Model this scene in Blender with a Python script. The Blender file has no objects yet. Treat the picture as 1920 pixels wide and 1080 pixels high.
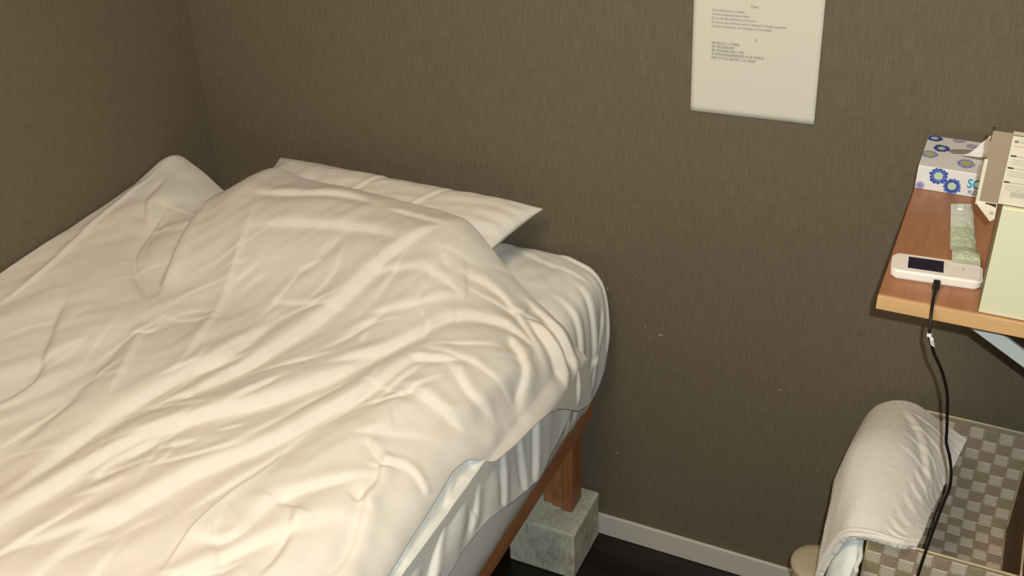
import bpy, bmesh, math, random
import numpy as np
from mathutils import Vector, Matrix

random.seed(7)
SC = bpy.context.scene
COL = SC.collection

# ------------------------------------------------------------------ camera
def cam_setup():
    yaw, pitch, roll, f = -0.4529, 0.5526, 0.0325, 2058.4
    cy, sy, cp, sp = math.cos(yaw), math.sin(yaw), math.cos(pitch), math.sin(pitch)
    fw = Vector((sy*cp, cy*cp, -sp)); r = Vector((cy, -sy, 0)); d = fw.cross(r)
    cr, sr = math.cos(roll), math.sin(roll)
    r2 = cr*r + sr*d; d2 = -sr*r + cr*d
    cd = bpy.data.cameras.new('camera'); cd.sensor_width = 36; cd.lens = f/1920*36
    cd.clip_start = 0.02
    co = bpy.data.objects.new('camera', cd); COL.objects.link(co)
    m = Matrix((r2, -d2, -fw)).transposed().to_4x4()
    m.translation = Vector((1.5589, -1.7253, 1.7844))
    co.matrix_world = m
    SC.camera = co
    return m
CAM = cam_setup()

# ------------------------------------------------------------------ light
SC.view_settings.view_transform = 'Standard'
SC.view_settings.look = 'None'
SC.view_settings.gamma = 1
SC.view_settings.use_curve_mapping = False
SC.view_settings.exposure = 0.0

W = bpy.data.worlds.new('world'); SC.world = W; W.use_nodes = True
W.node_tree.nodes['Background'].inputs[0].default_value = (1.0, 0.86, 0.68, 1)
W.node_tree.nodes['Background'].inputs[1].default_value = 0.16

def area(name, loc, target, size, power, col):
    l = bpy.data.lights.new(name, 'AREA'); l.shape = 'DISK'; l.size = size
    l.energy = power; l.color = col
    o = bpy.data.objects.new(name, l); COL.objects.link(o)
    o.location = loc
    o.rotation_euler = (Vector(target)-Vector(loc)).to_track_quat('-Z', 'Y').to_euler()
    return o
area('ceiling_lamp', (1.05, -1.35, 2.33), (1.05, -1.2, 0.0), 0.6, 18.5, (1.0, 0.74, 0.46))
# the camera's own flash, just up and right of the lens
_f = Vector((1.5589, -1.7253, 1.7844)) + CAM.to_3x3() @ Vector((0.034, 0.034, 0.0))
area('camera_flash', _f, (0.95, -0.25, 0.68), 0.012, 17.5, (0.93, 1.0, 0.98))

# ------------------------------------------------------------------ materials
def mat(name, col, rough=0.8, spec=0.3, metal=0.0):
    m = bpy.data.materials.new(name); m.use_nodes = True
    b = m.node_tree.nodes['Principled BSDF']
    b.inputs['Base Color'].default_value = (*col, 1)
    b.inputs['Roughness'].default_value = rough
    b.inputs['Specular IOR Level'].default_value = spec
    b.inputs['Metallic'].default_value = metal
    return m
def nn(m, t, **kw):
    n = m.node_tree.nodes.new(t)
    for k, v in kw.items():
        if k in n.inputs.keys() if hasattr(n.inputs, 'keys') else False: n.inputs[k].default_value = v
        else: setattr(n, k, v)
    return n
def lk(m, a, b): m.node_tree.links.new(a, b)
def P(m): return m.node_tree.nodes['Principled BSDF']
def ramp(m, fac, stops):
    r = nn(m, 'ShaderNodeValToRGB'); e = r.color_ramp.elements
    while len(e) < len(stops): e.new(0.5)
    for k, (p, c) in enumerate(stops): e[k].position = p; e[k].color = (*c, 1)
    lk(m, fac, r.inputs[0]); return r.outputs[0]
def noise(m, vec, scale, detail=4, rough=.55):
    n = nn(m, 'ShaderNodeTexNoise'); n.inputs['Scale'].default_value = scale
    n.inputs['Detail'].default_value = detail; n.inputs['Roughness'].default_value = rough
    lk(m, vec, n.inputs['Vector']); return n.outputs['Fac']
def coords(m, sc=(1, 1, 1), rot=(0, 0, 0)):
    t = nn(m, 'ShaderNodeTexCoord'); p = nn(m, 'ShaderNodeMapping')
    p.inputs['Scale'].default_value = sc; p.inputs['Rotation'].default_value = rot
    lk(m, t.outputs['Object'], p.inputs[0]); return p.outputs[0]
def bump(m, h, strength, dist=.001):
    b = nn(m, 'ShaderNodeBump'); b.inputs['Strength'].default_value = strength
    b.inputs['Distance'].default_value = dist
    lk(m, h, b.inputs['Height']); lk(m, b.outputs[0], P(m).inputs['Normal'])
def math_(m, op, a, b):
    n = nn(m, 'ShaderNodeMath', operation=op)
    for i, x in enumerate((a, b)):
        if isinstance(x, (int, float)): n.inputs[i].default_value = x
        else: lk(m, x, n.inputs[i])
    return n.outputs[0]

def wallpaper():
    m = mat('woven_wallpaper', (.1, .08, .05), .85, .25)
    v = noise(m, coords(m, (420, 420, 26)), 1.0, 4, .6)      # vertical threads
    h = noise(m, coords(m, (30, 30, 520)), 1.0, 3, .6)       # horizontal threads
    b = noise(m, coords(m, (1, 1, 1)), 3.0, 3)
    s = math_(m, 'ADD', math_(m, 'MULTIPLY', v, .68), math_(m, 'MULTIPLY', h, .32))
    s2 = math_(m, 'ADD', math_(m, 'MULTIPLY', s, .9), math_(m, 'MULTIPLY', b, .1))
    lk(m, ramp(m, s2, [(.32, (.122, .098, .066)), (.5, (.152, .124, .085)), (.68, (.190, .158, .111))]), P(m).inputs['Base Color'])
    bump(m, s, .35, .0012)
    return m
M = {}
M['wall'] = wallpaper()
def wood(name, dark, mid, light, sc=(30, 3, 30), rough=.42):
    m = mat(name, mid, rough, .4)
    g = noise(m, coords(m, sc), 1.0, 6, .6)
    k = noise(m, coords(m, tuple(3*s for s in sc)), 1.0, 3, .6)
    s = math_(m, 'ADD', math_(m, 'MULTIPLY', g, .7), math_(m, 'MULTIPLY', k, .3))
    lk(m, ramp(m, s, [(.3, dark), (.5, mid), (.7, light)]), P(m).inputs['Base Color'])
    bump(m, k, .12, .0006)
    return m
M['shelf'] = wood('shelf_wood', (.27, .115, .055), (.37, .170, .085), (.45, .225, .12), (26, 2.5, 26), .38)
M['shelf_edge'] = wood('shelf_edge_wood', (.50, .29, .12), (.60, .37, .17), (.68, .44, .22), (5, 40, 60), .5)
M['bedwood'] = wood('bed_frame_wood', (.27, .10, .038), (.42, .175, .068), (.56, .27, .12), (30, 3, 30), .5)
M['postwood'] = wood('bed_post_wood', (.25, .085, .030), (.36, .135, .05), (.46, .20, .085), (34, 34, 4), .45)
def cloth(name, col, weave=1600, bstr=.12, rough=.9):
    m = mat(name, col, rough, .15)
    n = noise(m, coords(m, (1, 1, 1)), weave, 2, .5)
    n2 = noise(m, coords(m, (1, 1, 1)), 45, 4, .6)
    lk(m, ramp(m, n2, [(.3, tuple(c*.965 for c in col)), (.7, col)]), P(m).inputs['Base Color'])
    s = math_(m, 'ADD', math_(m, 'MULTIPLY', n, .3), math_(m, 'MULTIPLY', n2, .7))
    bump(m, s, bstr, .002)
    P(m).inputs['Sheen Weight'].default_value = .08
    return m
M['duvet'] = cloth('white_duvet_cotton', (.745, .712, .655))
M['pillow'] = cloth('white_pillow_cotton', (.77, .735, .68))
M['sheet'] = cloth('white_sheet_cotton', (.79, .785, .74))
M['towel'] = cloth('white_towel_terry', (.80, .77, .72), 700, .7, 1.0)
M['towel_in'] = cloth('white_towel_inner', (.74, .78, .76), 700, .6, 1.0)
M['ticking'] = mat('mattress_ticking', (.6, .58, .54), .9)

def concrete():
    m = mat('cast_concrete', (.35, .35, .30), .92, .2)
    a = noise(m, coords(m), 22, 6, .6); b = noise(m, coords(m, (60, 60, 14)), 3.0, 4, .7)
    s = math_(m, 'ADD', math_(m, 'MULTIPLY', a, .55), math_(m, 'MULTIPLY', b, .45))
    lk(m, ramp(m, s, [(.32, (.34, .32, .25)), (.5, (.60, .60, .48)), (.66, (.74, .74, .62))]), P(m).inputs['Base Color'])
    bump(m, s, .7, .004); return m
M['concrete'] = concrete()
def floor_m():
    m = mat('dark_vinyl_floor', (.012, .009, .007), .32, .4)
    a = noise(m, coords(m, (4, 30, 4)), 2, 4)
    lk(m, ramp(m, a, [(.3, (.008, .006, .005)), (.7, (.018, .013, .010))]), P(m).inputs['Base Color']); return m
M['floor'] = floor_m()
M['skirting'] = mat('pale_vinyl_skirting', (.60, .58, .53), .45, .4)
M['ceiling'] = mat('white_ceiling', (.7, .68, .64), .95)
M['scuff'] = mat('pale_scuff', (.36, .33, .27), .9)
M['scuff_gold'] = mat('yellow_scuff', (.42, .31, .14), .8)
M['paper'] = mat('printer_paper', (.70, .68, .60), .55, .35)
M['ink'] = mat('faded_ink', (.36, .34, .285), .8)
M['tape'] = mat('clear_tape', (.62, .62, .58), .25, .5)
M['metal'] = mat('white_enamel_metal', (.60, .64, .62), .35, .5)
M['navy'] = mat('dark_blue_enamel', (.03, .03, .09), .4, .5)
M['box_white'] = mat('tissue_box_card', (.78, .78, .78), .45, .4)
M['petal'] = mat('cobalt_petal_ink', (.045, .085, .42), .5)
M['petal2'] = mat('light_blue_petal_ink', (.11, .20, .56), .5)
M['petal3'] = mat('lavender_petal_ink', (.22, .23, .52), .5)
M['petal4'] = mat('navy_petal_ink', (.03, .045, .25), .5)
M['petal5'] = mat('faint_mauve_ink', (.46, .42, .60), .5)
M['fcentre'] = mat('pale_green_ink', (.50, .66, .46), .5)
M['fcentre2'] = mat('lime_green_ink', (.42, .56, .13), .5)
M['teal'] = mat('teal_ink', (.01, .36, .60), .5)
M['blueink'] = mat('blue_ink', (.02, .12, .42), .5)
M['slot'] = mat('tissue_slot_grey', (.30, .28, .23), .7)
M['tissue'] = mat('white_tissue', (.78, .77, .75), .95)
P(M['tissue']).inputs['Transmission Weight'].default_value = 0
M['cream'] = mat('cream_enamel', (.66, .66, .47), .32, .5)
M['cream_side_shade'] = mat('painted_side_shade', (.16, .13, .06), .35, .5)  # shade on the cream box's left side, put into the colour
M['carton'] = mat('white_carton_card', (.66, .61, .49), .6)
M['carton_in'] = mat('grey_brown_carton_inside', (.31, .245, .165), .8)
M['carton_shade'] = mat('painted_gap_shade', (.05, .03, .02), .8)  # shade in the carton's openings, put into the colour
M['print'] = mat('faded_grey_print', (.47, .43, .35), .7)
M['print_dk'] = mat('dark_grey_print', (.22, .195, .165), .7)
M['wifi'] = mat('white_gloss_plastic', (.80, .76, .71), .3, .5)
M['screen'] = mat('dark_screen_glass', (.012, .011, .028), .12, .5)
M['rubber'] = mat('black_rubber', (.008, .007, .006), .5, .4)
M['tag'] = mat('white_tag', (.75, .73, .70), .6)
M['clear'] = mat('clear_film', (.9, .93, .9), .18, .5)
P(M['clear']).inputs['Transmission Weight'].default_value = .3
P(M['clear']).inputs['IOR'].default_value = 1.1
def sachet_m():
    m = mat('printed_film', (.6, .65, .5), .3, .5)
    a = noise(m, coords(m), 130, 4, .65); b = noise(m, coords(m), 60, 3, .6)
    c = ramp(m, a, [(.40, (.66, .70, .60)), (.50, (.40, .52, .30)), (.60, (.68, .72, .62)), (.72, (.50, .60, .44))])
    lk(m, c, P(m).inputs['Base Color']); bump(m, b, .6, .003); return m
M['film_print'] = sachet_m()
M['toothbrush'] = mat('white_brush_plastic', (.86, .86, .82), .4)
M['bin'] = mat('beige_plastic', (.42, .36, .25), .55, .4)
def weave_m(name, c1, c2, c3, sc, bs):
    m = mat(name, c2, .75, .25)
    a = noise(m, coords(m, sc), 1.0, 2, .6)
    lk(m, ramp(m, a, [(.36, c1), (.5, c2), (.64, c3)]), P(m).inputs['Base Color'])
    bump(m, a, bs, .0012); return m
M['weave'] = weave_m('taupe_woven_strip', (.28, .222, .15), (.345, .275, .19), (.40, .325, .23), (160, 160, 900), .3)
M['weave_lt'] = weave_m('ribbed_silver_strip', (.48, .42, .33), (.60, .535, .43), (.74, .67, .56), (700, 30, 300), .4)
M['weave_b'] = weave_m('olive_woven_strip', (.27, .23, .135), (.34, .29, .175), (.39, .335, .215), (160, 160, 900), .3)
M['weave_c'] = weave_m('pinkish_woven_strip', (.30, .22, .155), (.37, .275, .20), (.42, .32, .235), (160, 160, 900), .3)
M['piping'] = mat('gold_clear_piping', (.50, .42, .25), .3, .5)
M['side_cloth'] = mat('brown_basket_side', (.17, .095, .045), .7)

# ------------------------------------------------------------------ helpers
def link(o, parent=None):
    COL.objects.link(o)
    if parent is not None: o.parent = parent
    return o
def tag(o, label=None, cat=None, group=None, kind=None):
    if label: o['label'] = label
    if cat: o['category'] = cat
    if group: o['group'] = group
    if kind: o['kind'] = kind
    return o
def empty(name, loc, label, cat, group=None, rz=0):
    o = bpy.data.objects.new(name, None); o.empty_display_size = .05
    o.location = loc; o.rotation_euler = (0, 0, rz); COL.objects.link(o)
    return tag(o, label, cat, group)
def new_mesh(name, verts, faces, m, parent=None, smooth=False):
    me = bpy.data.meshes.new(name); me.from_pydata([tuple(v) for v in verts], [], faces)
    me.materials.append(m); me.update()
    if smooth: me.polygons.foreach_set('use_smooth', [True]*len(me.polygons))
    return link(bpy.data.objects.new(name, me), parent)
def bmobj(name, bm, m, parent=None, smooth=False):
    me = bpy.data.meshes.new(name); bm.to_mesh(me); bm.free()
    for x in (m if isinstance(m, (list, tuple)) else [m]): me.materials.append(x)
    if smooth: me.polygons.foreach_set('use_smooth', [True]*len(me.polygons))
    return link(bpy.data.objects.new(name, me), parent)
def add_box(bm, lo, hi, bev=0.0, seg=2, mi=0):
    b = bmesh.new(); bmesh.ops.create_cube(b, size=1)
    for v in b.verts:
        v.co = Vector([(lo[i]+hi[i])/2 + v.co[i]*(hi[i]-lo[i]) for i in range(3)])
    if bev > 0: bmesh.ops.bevel(b, geom=b.edges[:], offset=bev, segments=seg, affect='EDGES', profile=.5)
    for f in b.faces: f.material_index = mi
    t = bpy.data.meshes.new('t'); b.to_mesh(t); b.free(); bm.from_mesh(t); bpy.data.meshes.remove(t)
def box(name, lo, hi, m, parent=None, bev=.002, seg=2):
    bm = bmesh.new(); add_box(bm, lo, hi, bev, seg); return bmobj(name, bm, m, parent)
def grid_mesh(name, Pn, m, parent=None, flip=False):
    a, b = Pn.shape[:2]
    i = np.arange(a*b).reshape(a, b)
    q = np.stack([i[:-1, :-1], i[1:, :-1], i[1:, 1:], i[:-1, 1:]], -1).reshape(-1, 4)
    if flip: q = q[:, ::-1]
    me = bpy.data.meshes.new(name)
    me.vertices.add(a*b); me.vertices.foreach_set('co', Pn.reshape(-1).astype(np.float32))
    me.loops.add(q.size); me.loops.foreach_set('vertex_index', q.reshape(-1).astype(np.int32))
    me.polygons.add(len(q)); me.polygons.foreach_set('loop_start', np.arange(0, q.size, 4, dtype=np.int32))
    me.polygons.foreach_set('use_smooth', np.ones(len(q), dtype=bool))
    me.materials.append(m); me.update(calc_edges=True); me.validate()
    return link(bpy.data.objects.new(name, me), parent)
def solidify(o, t, off=-1):
    s = o.modifiers.new('thick', 'SOLIDIFY'); s.thickness = t; s.offset = off
def catmull(pts, n):
    p = np.array(pts, float); k = len(p)
    e = np.vstack([2*p[0]-p[1], p, 2*p[-1]-p[-2]])
    t = np.linspace(0, k-1-1e-9, n); i = t.astype(int); f = (t-i)[:, None]
    a, b, c, d = e[i], e[i+1], e[i+2], e[i+3]
    return .5*(2*b+(c-a)*f+(2*a-5*b+4*c-d)*f**2+(3*b-a-3*c+d)*f**3)
def tube(name, pts, r, m, parent=None, n=80, sides=10):
    c = catmull(pts, n); t = np.gradient(c, axis=0); t /= np.linalg.norm(t, axis=1)[:, None]
    up = np.array([0.2, .9, .1]); rings = []
    rr = np.full(n, r) if np.isscalar(r) else np.interp(np.linspace(0, 1, n), np.linspace(0, 1, len(r)), r)
    for k in range(n):
        a = np.cross(t[k], up); a /= np.linalg.norm(a); b = np.cross(t[k], a)
        th = np.linspace(0, 2*math.pi, sides, endpoint=False)
        rings.append(c[k]+rr[k]*(np.cos(th)[:, None]*a+np.sin(th)[:, None]*b))
    V = np.concatenate(rings); F = []
    for k in range(n-1):
        for j in range(sides):
            j2 = (j+1) % sides; F.append((k*sides+j, k*sides+j2, (k+1)*sides+j2, (k+1)*sides+j))
    F.append(tuple(range(sides))[::-1]); F.append(tuple((n-1)*sides+j for j in range(sides)))
    return new_mesh(name, V, F, m, parent, True)

# numpy gradient noise -------------------------------------------------------
def pnoise(x, y, seed=0):
    rs = np.random.RandomState(seed); ang = rs.rand(256)*2*np.pi
    perm = rs.permutation(256)
    xi = np.floor(x).astype(int); yi = np.floor(y).astype(int); xf = x-xi; yf = y-yi
    def g(ix, iy, dx, dy):
        h = perm[(perm[ix % 256]+iy) % 256]; return np.cos(ang[h])*dx+np.sin(ang[h])*dy
    u = xf*xf*xf*(xf*(xf*6-15)+10); v = yf*yf*yf*(yf*(yf*6-15)+10)
    a = g(xi, yi, xf, yf); b = g(xi+1, yi, xf-1, yf); c = g(xi, yi+1, xf, yf-1); d = g(xi+1, yi+1, xf-1, yf-1)
    return (a+(b-a)*u)+((c+(d-c)*u)-(a+(b-a)*u))*v
def sstep(a, b, x):
    t = np.clip((x-a)/(b-a), 0, 1); return t*t*(3-2*t)
def fold(X, Y, pts, A, w, ridge=.7, roff=1.3, rw=1.5, taper=.25):
    """a crease of depth A along a polyline: steep on its left, gentle on its right, with a soft ridge on the left"""
    q = np.array(pts, float); m = 6*w+.01
    out = np.zeros(X.shape)
    K = np.nonzero((X > q[:, 0].min()-m) & (X < q[:, 0].max()+m) & (Y > q[:, 1].min()-m) & (Y < q[:, 1].max()+m))
    if len(K[0]) == 0: return out
    x = X[K]; y = Y[K]
    p = catmull(pts, max(8, 5*len(pts)))
    best = np.full(x.shape, 1e9); sd = np.zeros(x.shape); tt = np.zeros(x.shape)
    L = np.concatenate([[0], np.cumsum(np.linalg.norm(np.diff(p, axis=0), axis=1))])
    for k in range(len(p)-1):
        a, b = p[k], p[k+1]; d = b-a; l2 = d@d+1e-12
        u = np.clip(((x-a[0])*d[0]+(y-a[1])*d[1])/l2, 0, 1)
        dx = x-a[0]-u*d[0]; dy = y-a[1]-u*d[1]; dd = np.hypot(dx, dy)
        g = np.sign(d[0]*dy-d[1]*dx); m_ = dd < best
        best = np.where(m_, dd, best); sd = np.where(m_, g*dd, sd)
        tt = np.where(m_, (L[k]+u*(L[k+1]-L[k]))/L[-1], tt)
    T = sstep(0, taper, tt)*sstep(0, taper, 1-tt)
    val = np.where(sd > 0, np.exp(-(sd/(.55*w))**2), np.exp(-(np.abs(sd)/(1.5*w))**1.5))
    out[K] = A*T*(-val+ridge*np.exp(-((sd-roff*w)/(rw*w))**2))
    return out

# ================================================================== SETTING
RX = 2.06      # right wall plane
def setting():
    tag(box('wall_back', (-.12, 0, -.02), (RX+.1, .1, 2.4), M['wall'], bev=0), kind='structure')
    tag(box('wall_left', (-.12, -2.6, -.02), (0, .0, 2.4), M['wall'], bev=0), kind='structure')
    tag(box('wall_right', (RX, -2.6, -.02), (RX+.1, 0, 2.4), M['wall'], bev=0), kind='structure')
    tag(box('floor', (-.12, -2.6, -.1), (RX+.1, .1, 0), M['floor'], bev=0), kind='structure')
    tag(box('ceiling', (-.12, -2.6, 2.4), (RX+.1, .1, 2.46), M['ceiling'], bev=0), kind='structure')
    tag(box('baseboard_back', (0.001, -.008, 0), (RX-.001, -.0003, .059), M['skirting'], bev=.0025), kind='structure')
    # wallpaper corner seam
    def scuff(x, z, w, h, m, name='wall_scuff'):
        n = 9; vs = [(x+w*math.cos(6.283*i/n)*random.uniform(.7, 1.1), -.0006, z+h*math.sin(6.283*i/n)*random.uniform(.7, 1.1)) for i in range(n)]
        vs += [(a, 0, b) for a, _, b in vs]
        f = [tuple(range(n)), tuple(range(2*n-1, n-1, -1))]+[(i, (i+1) % n, n+(i+1) % n, n+i) for i in range(n)]
        return new_mesh(name, vs, f, m)
    wb = bpy.data.objects['wall_back']
    for a in ((.9275, .649, .0022, .003, 'scuff_gold'), (1.0395, .568, .0055, .0022, 'scuff'), (1.008, .579, .0018, .0018, 'scuff'),
              (.957, .242, .005, .0012, 'scuff'), (1.28, .505, .003, .0015, 'scuff'), (.985, .69, .0012, .0012, 'scuff')):
        o = scuff(a[0], a[1], a[2], a[3], M[a[4]]); o.parent = wb
setting()

# ================================================================== BED
def bed():
    t = empty('bed', (.45, -1.0, 0), 'low brown wooden bed frame standing on a grey concrete block', 'bed')
    t.location = (0, 0, 0)
    box('side_rail', (.868, -2.02, .335), (.905, -.012, .425), M['bedwood'], t, .003)
    box('side_rail', (.012, -2.02, .335), (.045, -.012, .425), M['bedwood'], t, .003)
    box('head_rail', (.045, -.045, .335), (.868, -.012, .425), M['bedwood'], t, .003)
    box('foot_rail', (.045, -2.02, .335), (.868, -1.99, .425), M['bedwood'], t, .003)
    for k in range(9):
        box('slat', (.045, -.16-.21*k, .395), (.868, -.09-.21*k, .413), M['bedwood'], t, .002)
    # post at the head corner: thick post with a batten beside it
    p = box('leg', (.845, -.093, .1285), (.868, -.043, .3345), M['bedwood'], t, .002)
    box('leg', (.8685, -.098, .1285), (.893, -.043, .3345), M['postwood'], t, .002)
    p = box('leg_batten', (.822, -.088, .1285), (.8445, -.05, .300), M['bedwood'], t, .002)
    bm = bmesh.new(); add_box(bm, (.770, -.160, 0), (.923, -.012, .128), .004, 2)
    bmesh.ops.subdivide_edges(bm, edges=[e for e in bm.edges if e.calc_length() > .05], cuts=6, use_grid_fill=True)
    for v in bm.verts:
        n = pnoise(np.array([v.co.x*40+v.co.z*17]), np.array([v.co.y*40+v.co.z*31]), 3)[0]
        if .004 < v.co.z < .120: v.co.x += .0012*n; v.co.y += .0012*n
    o = bmobj('concrete_block', bm, M['concrete'])
    tag(o, 'rough grey concrete block on the floor under the bed leg', 'block')

    # mattress with fitted sheet
    mt = empty('mattress', (0, 0, .426), 'mattress in a white fitted sheet lying on the wooden bed frame', 'mattress')
    b = box('mattress_body', (.03, -1.97, .0), (.90, -.03, .26), M['ticking'], mt, .04, 4)
    # fitted sheet: profile across the bed, swept along it
    prof = catmull([(.02, .283), (.30, .289), (.60, .292), (.80, .294), (.880, .291), (.922, .276), (.942, .242), (.951, .180), (.950, .11), (.942, .05), (.922, -.006), (.915, -.021)], 240)
    L = np.concatenate([[0], np.cumsum(np.linalg.norm(np.diff(prof, axis=0), axis=1))])
    s = np.linspace(0, L[-1], 260)
    px = np.interp(s, L, prof[:, 0]); pz = np.interp(s, L, prof[:, 1])
    ty = -.012-np.concatenate([np.linspace(0, .55, 200)**1.0, np.linspace(.56, 1.98, 120)])
    S, T = np.meshgrid(s, ty, indexing='ij'); X = np.interp(S, L, prof[:, 0]); Z = np.interp(S, L, prof[:, 1])
    tx = np.gradient(px, s); tz = np.gradient(pz, s)
    NX = np.interp(S, s, -tz); NZ = np.interp(S, s, tx)
    r = .050; d = -ty[None, :]-.012
    inset = np.where(d < r, r-np.sqrt(np.clip(r*r-(r-d)**2, 0, None)), 0)
    X = X-inset*np.clip((X-.55)/.3, 0, 1)
    Z = Z-np.where(Z > .2, inset*.22*np.clip((Z-.1)/.15, 0, 1), 0)
    side = sstep(.80, .97, S)
    # wrinkles run down the side, bunched at the head corner
    w = .003*pnoise(T*12+S*3, S*2.2, 5)+.0025*pnoise(T*40+S*6, S*4, 6)*np.exp(-((T+.06)/.10)**2)
    corner = np.exp(-((T+.12)/.22)**2)
    D = side*w*(.35+1.5*corner)
    top = 1-side
    D += top*corner*(.005*pnoise((X-.9)*9+T*14, T*6-(X-.9)*22, 8)+.003*pnoise(X*50+T*20, T*24, 9))
    for pts, A, wd in (([(.80, -.02), (.93, -.05), (1.10, -.07)], .007, .008), ([(.86, -.10), (.98, -.13), (1.16, -.12)], .008, .009),
                       ([(.84, -.16), (.95, -.19), (1.10, -.21), (1.22, -.19)], .008, .010), ([(.93, -.03), (1.05, -.035), (1.20, -.05)], .006, .008),
                       ([(.90, -.235), (1.02, -.26), (1.2, -.24)], .005, .009), ([(.72, -.035), (.82, -.07), (.92, -.09)], .004, .008),
                       ([(.95, -.075), (1.02, -.10), (1.08, -.16)], .005, .007)):
        D += fold(S, T, pts, A*.55, wd*.8)
    X += D*NX; Z += D*NZ
    Pn = np.stack([X, T+0*X, Z], -1)
    o = grid_mesh('fitted_sheet', Pn, M['sheet'], mt, flip=True); solidify(o, .0015)
bed()

# ---------------------------------------------------------------- pillow
def pillow():
    C = dict(BL=(.212, -.045, .828), BR=(.812, -.040, .822), FR=(.750, -.36, .748), FL=(.22, -.38, .755))
    n = 150; m_ = 110
    u = np.linspace(-1, 1, n); v = np.linspace(-1, 1, m_)
    U, V = np.meshgrid(u, v, indexing='ij')
    a = (U+1)/2; b = (V+1)/2     # b=0 back, 1 front
    mid = sum(np.array(C[k])[None, None, :]*w[..., None] for k, w in
              (('BL', (1-a)*(1-b)), ('BR', a*(1-b)), ('FR', a*b), ('FL', (1-a)*b)))
    mid[..., 0] -= .022*U*(1-V**2)**1.0*np.abs(U)
    mid[..., 1] += .012*V*(1-U**2)*np.abs(V)
    prof = np.clip((1-U**6)*(1-V**6), 0, 1)**.60*(.62+.38*np.clip((1-U**2)*(1-V**2), 0, 1)**.5)
    H = .043*prof
    wr = .004*pnoise(U*3+V*2, V*2.5, 21)+.0018*pnoise(U*9, V*7+U*3, 22)
    cornerR = sstep(.55, 1.0, U)
    wr += cornerR*.005*pnoise(V*9+U*2, U*3, 23)+sstep(.6, 1, -U)*.006*pnoise(V*6, U*5, 25)
    wr += fold(U, V, [(.42, -.98), (.33, -.4), (.25, .3), (.2, .9)], .0022, .018, 1.0, 1.4, 1.0, .1)
    wr += fold(U, V, [(-.06, -.98), (-.15, -.4), (-.22, .3)], .0022, .018, 1.0, 1.4, 1.0, .1)
    wr += fold(U, V, [(-.9, -.9), (-.7, -.5), (-.35, -.4)], .006, .06)
    wr += fold(U, V, [(.98, -.5), (.82, -.1), (.78, .4)], .005, .05)
    wr += fold(U, V, [(.97, -.1), (.88, .3), (.8, .7)], .004, .04)
    top = mid.copy(); top[..., 2] += H+wr*np.clip(prof*2, 0, 1)
    top[..., 1] -= .0*H
    bot = mid.copy(); bot[..., 2] -= H*.78
    # corners drawn out to a point
    allp = np.concatenate([top.reshape(-1, 3), bot.reshape(-1, 3)])
    allp[:, 1] = np.minimum(allp[:, 1], -.006)
    i = np.arange(n*m_).reshape(n, m_); F = []
    q = np.stack([i[:-1, :-1], i[1:, :-1], i[1:, 1:], i[:-1, 1:]], -1).reshape(-1, 4)
    F = q.tolist()[:]
    F = [f[::-1] for f in F]
    F += (q+n*m_).tolist()
    ring = [i[k, 0] for k in range(n)]+[i[-1, k] for k in range(1, m_)]+[i[k, -1] for k in range(n-2, -1, -1)]+[i[0, k] for k in range(m_-2, 0, -1)]
    for k in range(len(ring)):
        a1, b1 = ring[k], ring[(k+1) % len(ring)]; F.append((a1, b1, b1+n*m_, a1+n*m_))
    o = new_mesh('pillow', allp, F, M['pillow'], None, True)
    bm = bmesh.new(); bm.from_mesh(o.data); bmesh.ops.recalc_face_normals(bm, faces=bm.faces[:]); bm.to_mesh(o.data); bm.free()
    tag(o, 'plump white pillow leaning against the back wall at the bed head', 'pillow')
pillow()

# ---------------------------------------------------------------- flat sheet under the duvet, hanging at the side
def flat_sheet():
    yl = np.array([-.245, -.28, -.32, -.40, -.50, -.60, -.68, -.80, -1.0, -1.4, -2.0])
    zl = np.array([.560, .535, .515, .505, .530, .575, .585, .585, .55, .55, .55])
    t = np.concatenate([np.linspace(-.25, -1.1, 260), np.linspace(-1.11, -2.0, 80)])
    zh = np.interp(t, yl[::-1], zl[::-1])
    n = 130; u = np.linspace(0, 1, n)
    Pn = np.zeros((n, len(t), 3))
    for j, (y, z) in enumerate(zip(t, zh)):
        c = np.array([(.60, .7265), (.78, .7275), (.86, .727), (.915, .708), (.944, .672), (.955, .62 if z < .58 else .635), (.959, z)])
        L = np.concatenate([[0], np.cumsum(np.linalg.norm(np.diff(c, axis=0), axis=1))])
        cc = catmull(c, n); Pn[:, j, 0] = cc[:, 0]; Pn[:, j, 2] = cc[:, 1]; Pn[:, j, 1] = y
    S = u[:, None]; T = t[None, :]
    hang = sstep(.45, .95, S)
    D = hang*(.012*pnoise(T*7+2.2*S, S*1.3+3, 31)+.0025*pnoise(T*22+3*S, S*2.5, 32))
    for pts, a, w in (([(.58, -.38), (.8, -.41), (1.02, -.44)], .006, .008), ([(.60, -.47), (.8, -.475), (1.02, -.47)], .006, .007),
                      ([(.58, -.535), (.8, -.54), (1.02, -.545)], .007, .008), ([(.55, -.61), (.75, -.63), (.98, -.66)], .007, .010),
                      ([(.52, -.66), (.70, -.74), (.95, -.80)], .010, .012), ([(.52, -.78), (.72, -.90), (.95, -.95)], .010, .014), ([(.5, -.90), (.7, -1.02), (.95, -1.06)], .010, .014)):
        D += fold(S+0*T, T+0*S, pts, a, w, .35, taper=.15)
    Pn[:, :, 0] += D+.001*hang; Pn[:, :, 2] += .1*D
    Pn[:, :, 0] = np.maximum(Pn[:, :, 0], np.where(S > .62, .951, -9))
    o = grid_mesh('bed_sheet', Pn, M['sheet'], None, flip=True); solidify(o, .0018)
    tag(o, 'thin white top sheet hanging in creases from under the duvet', 'sheet')
flat_sheet()

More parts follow.
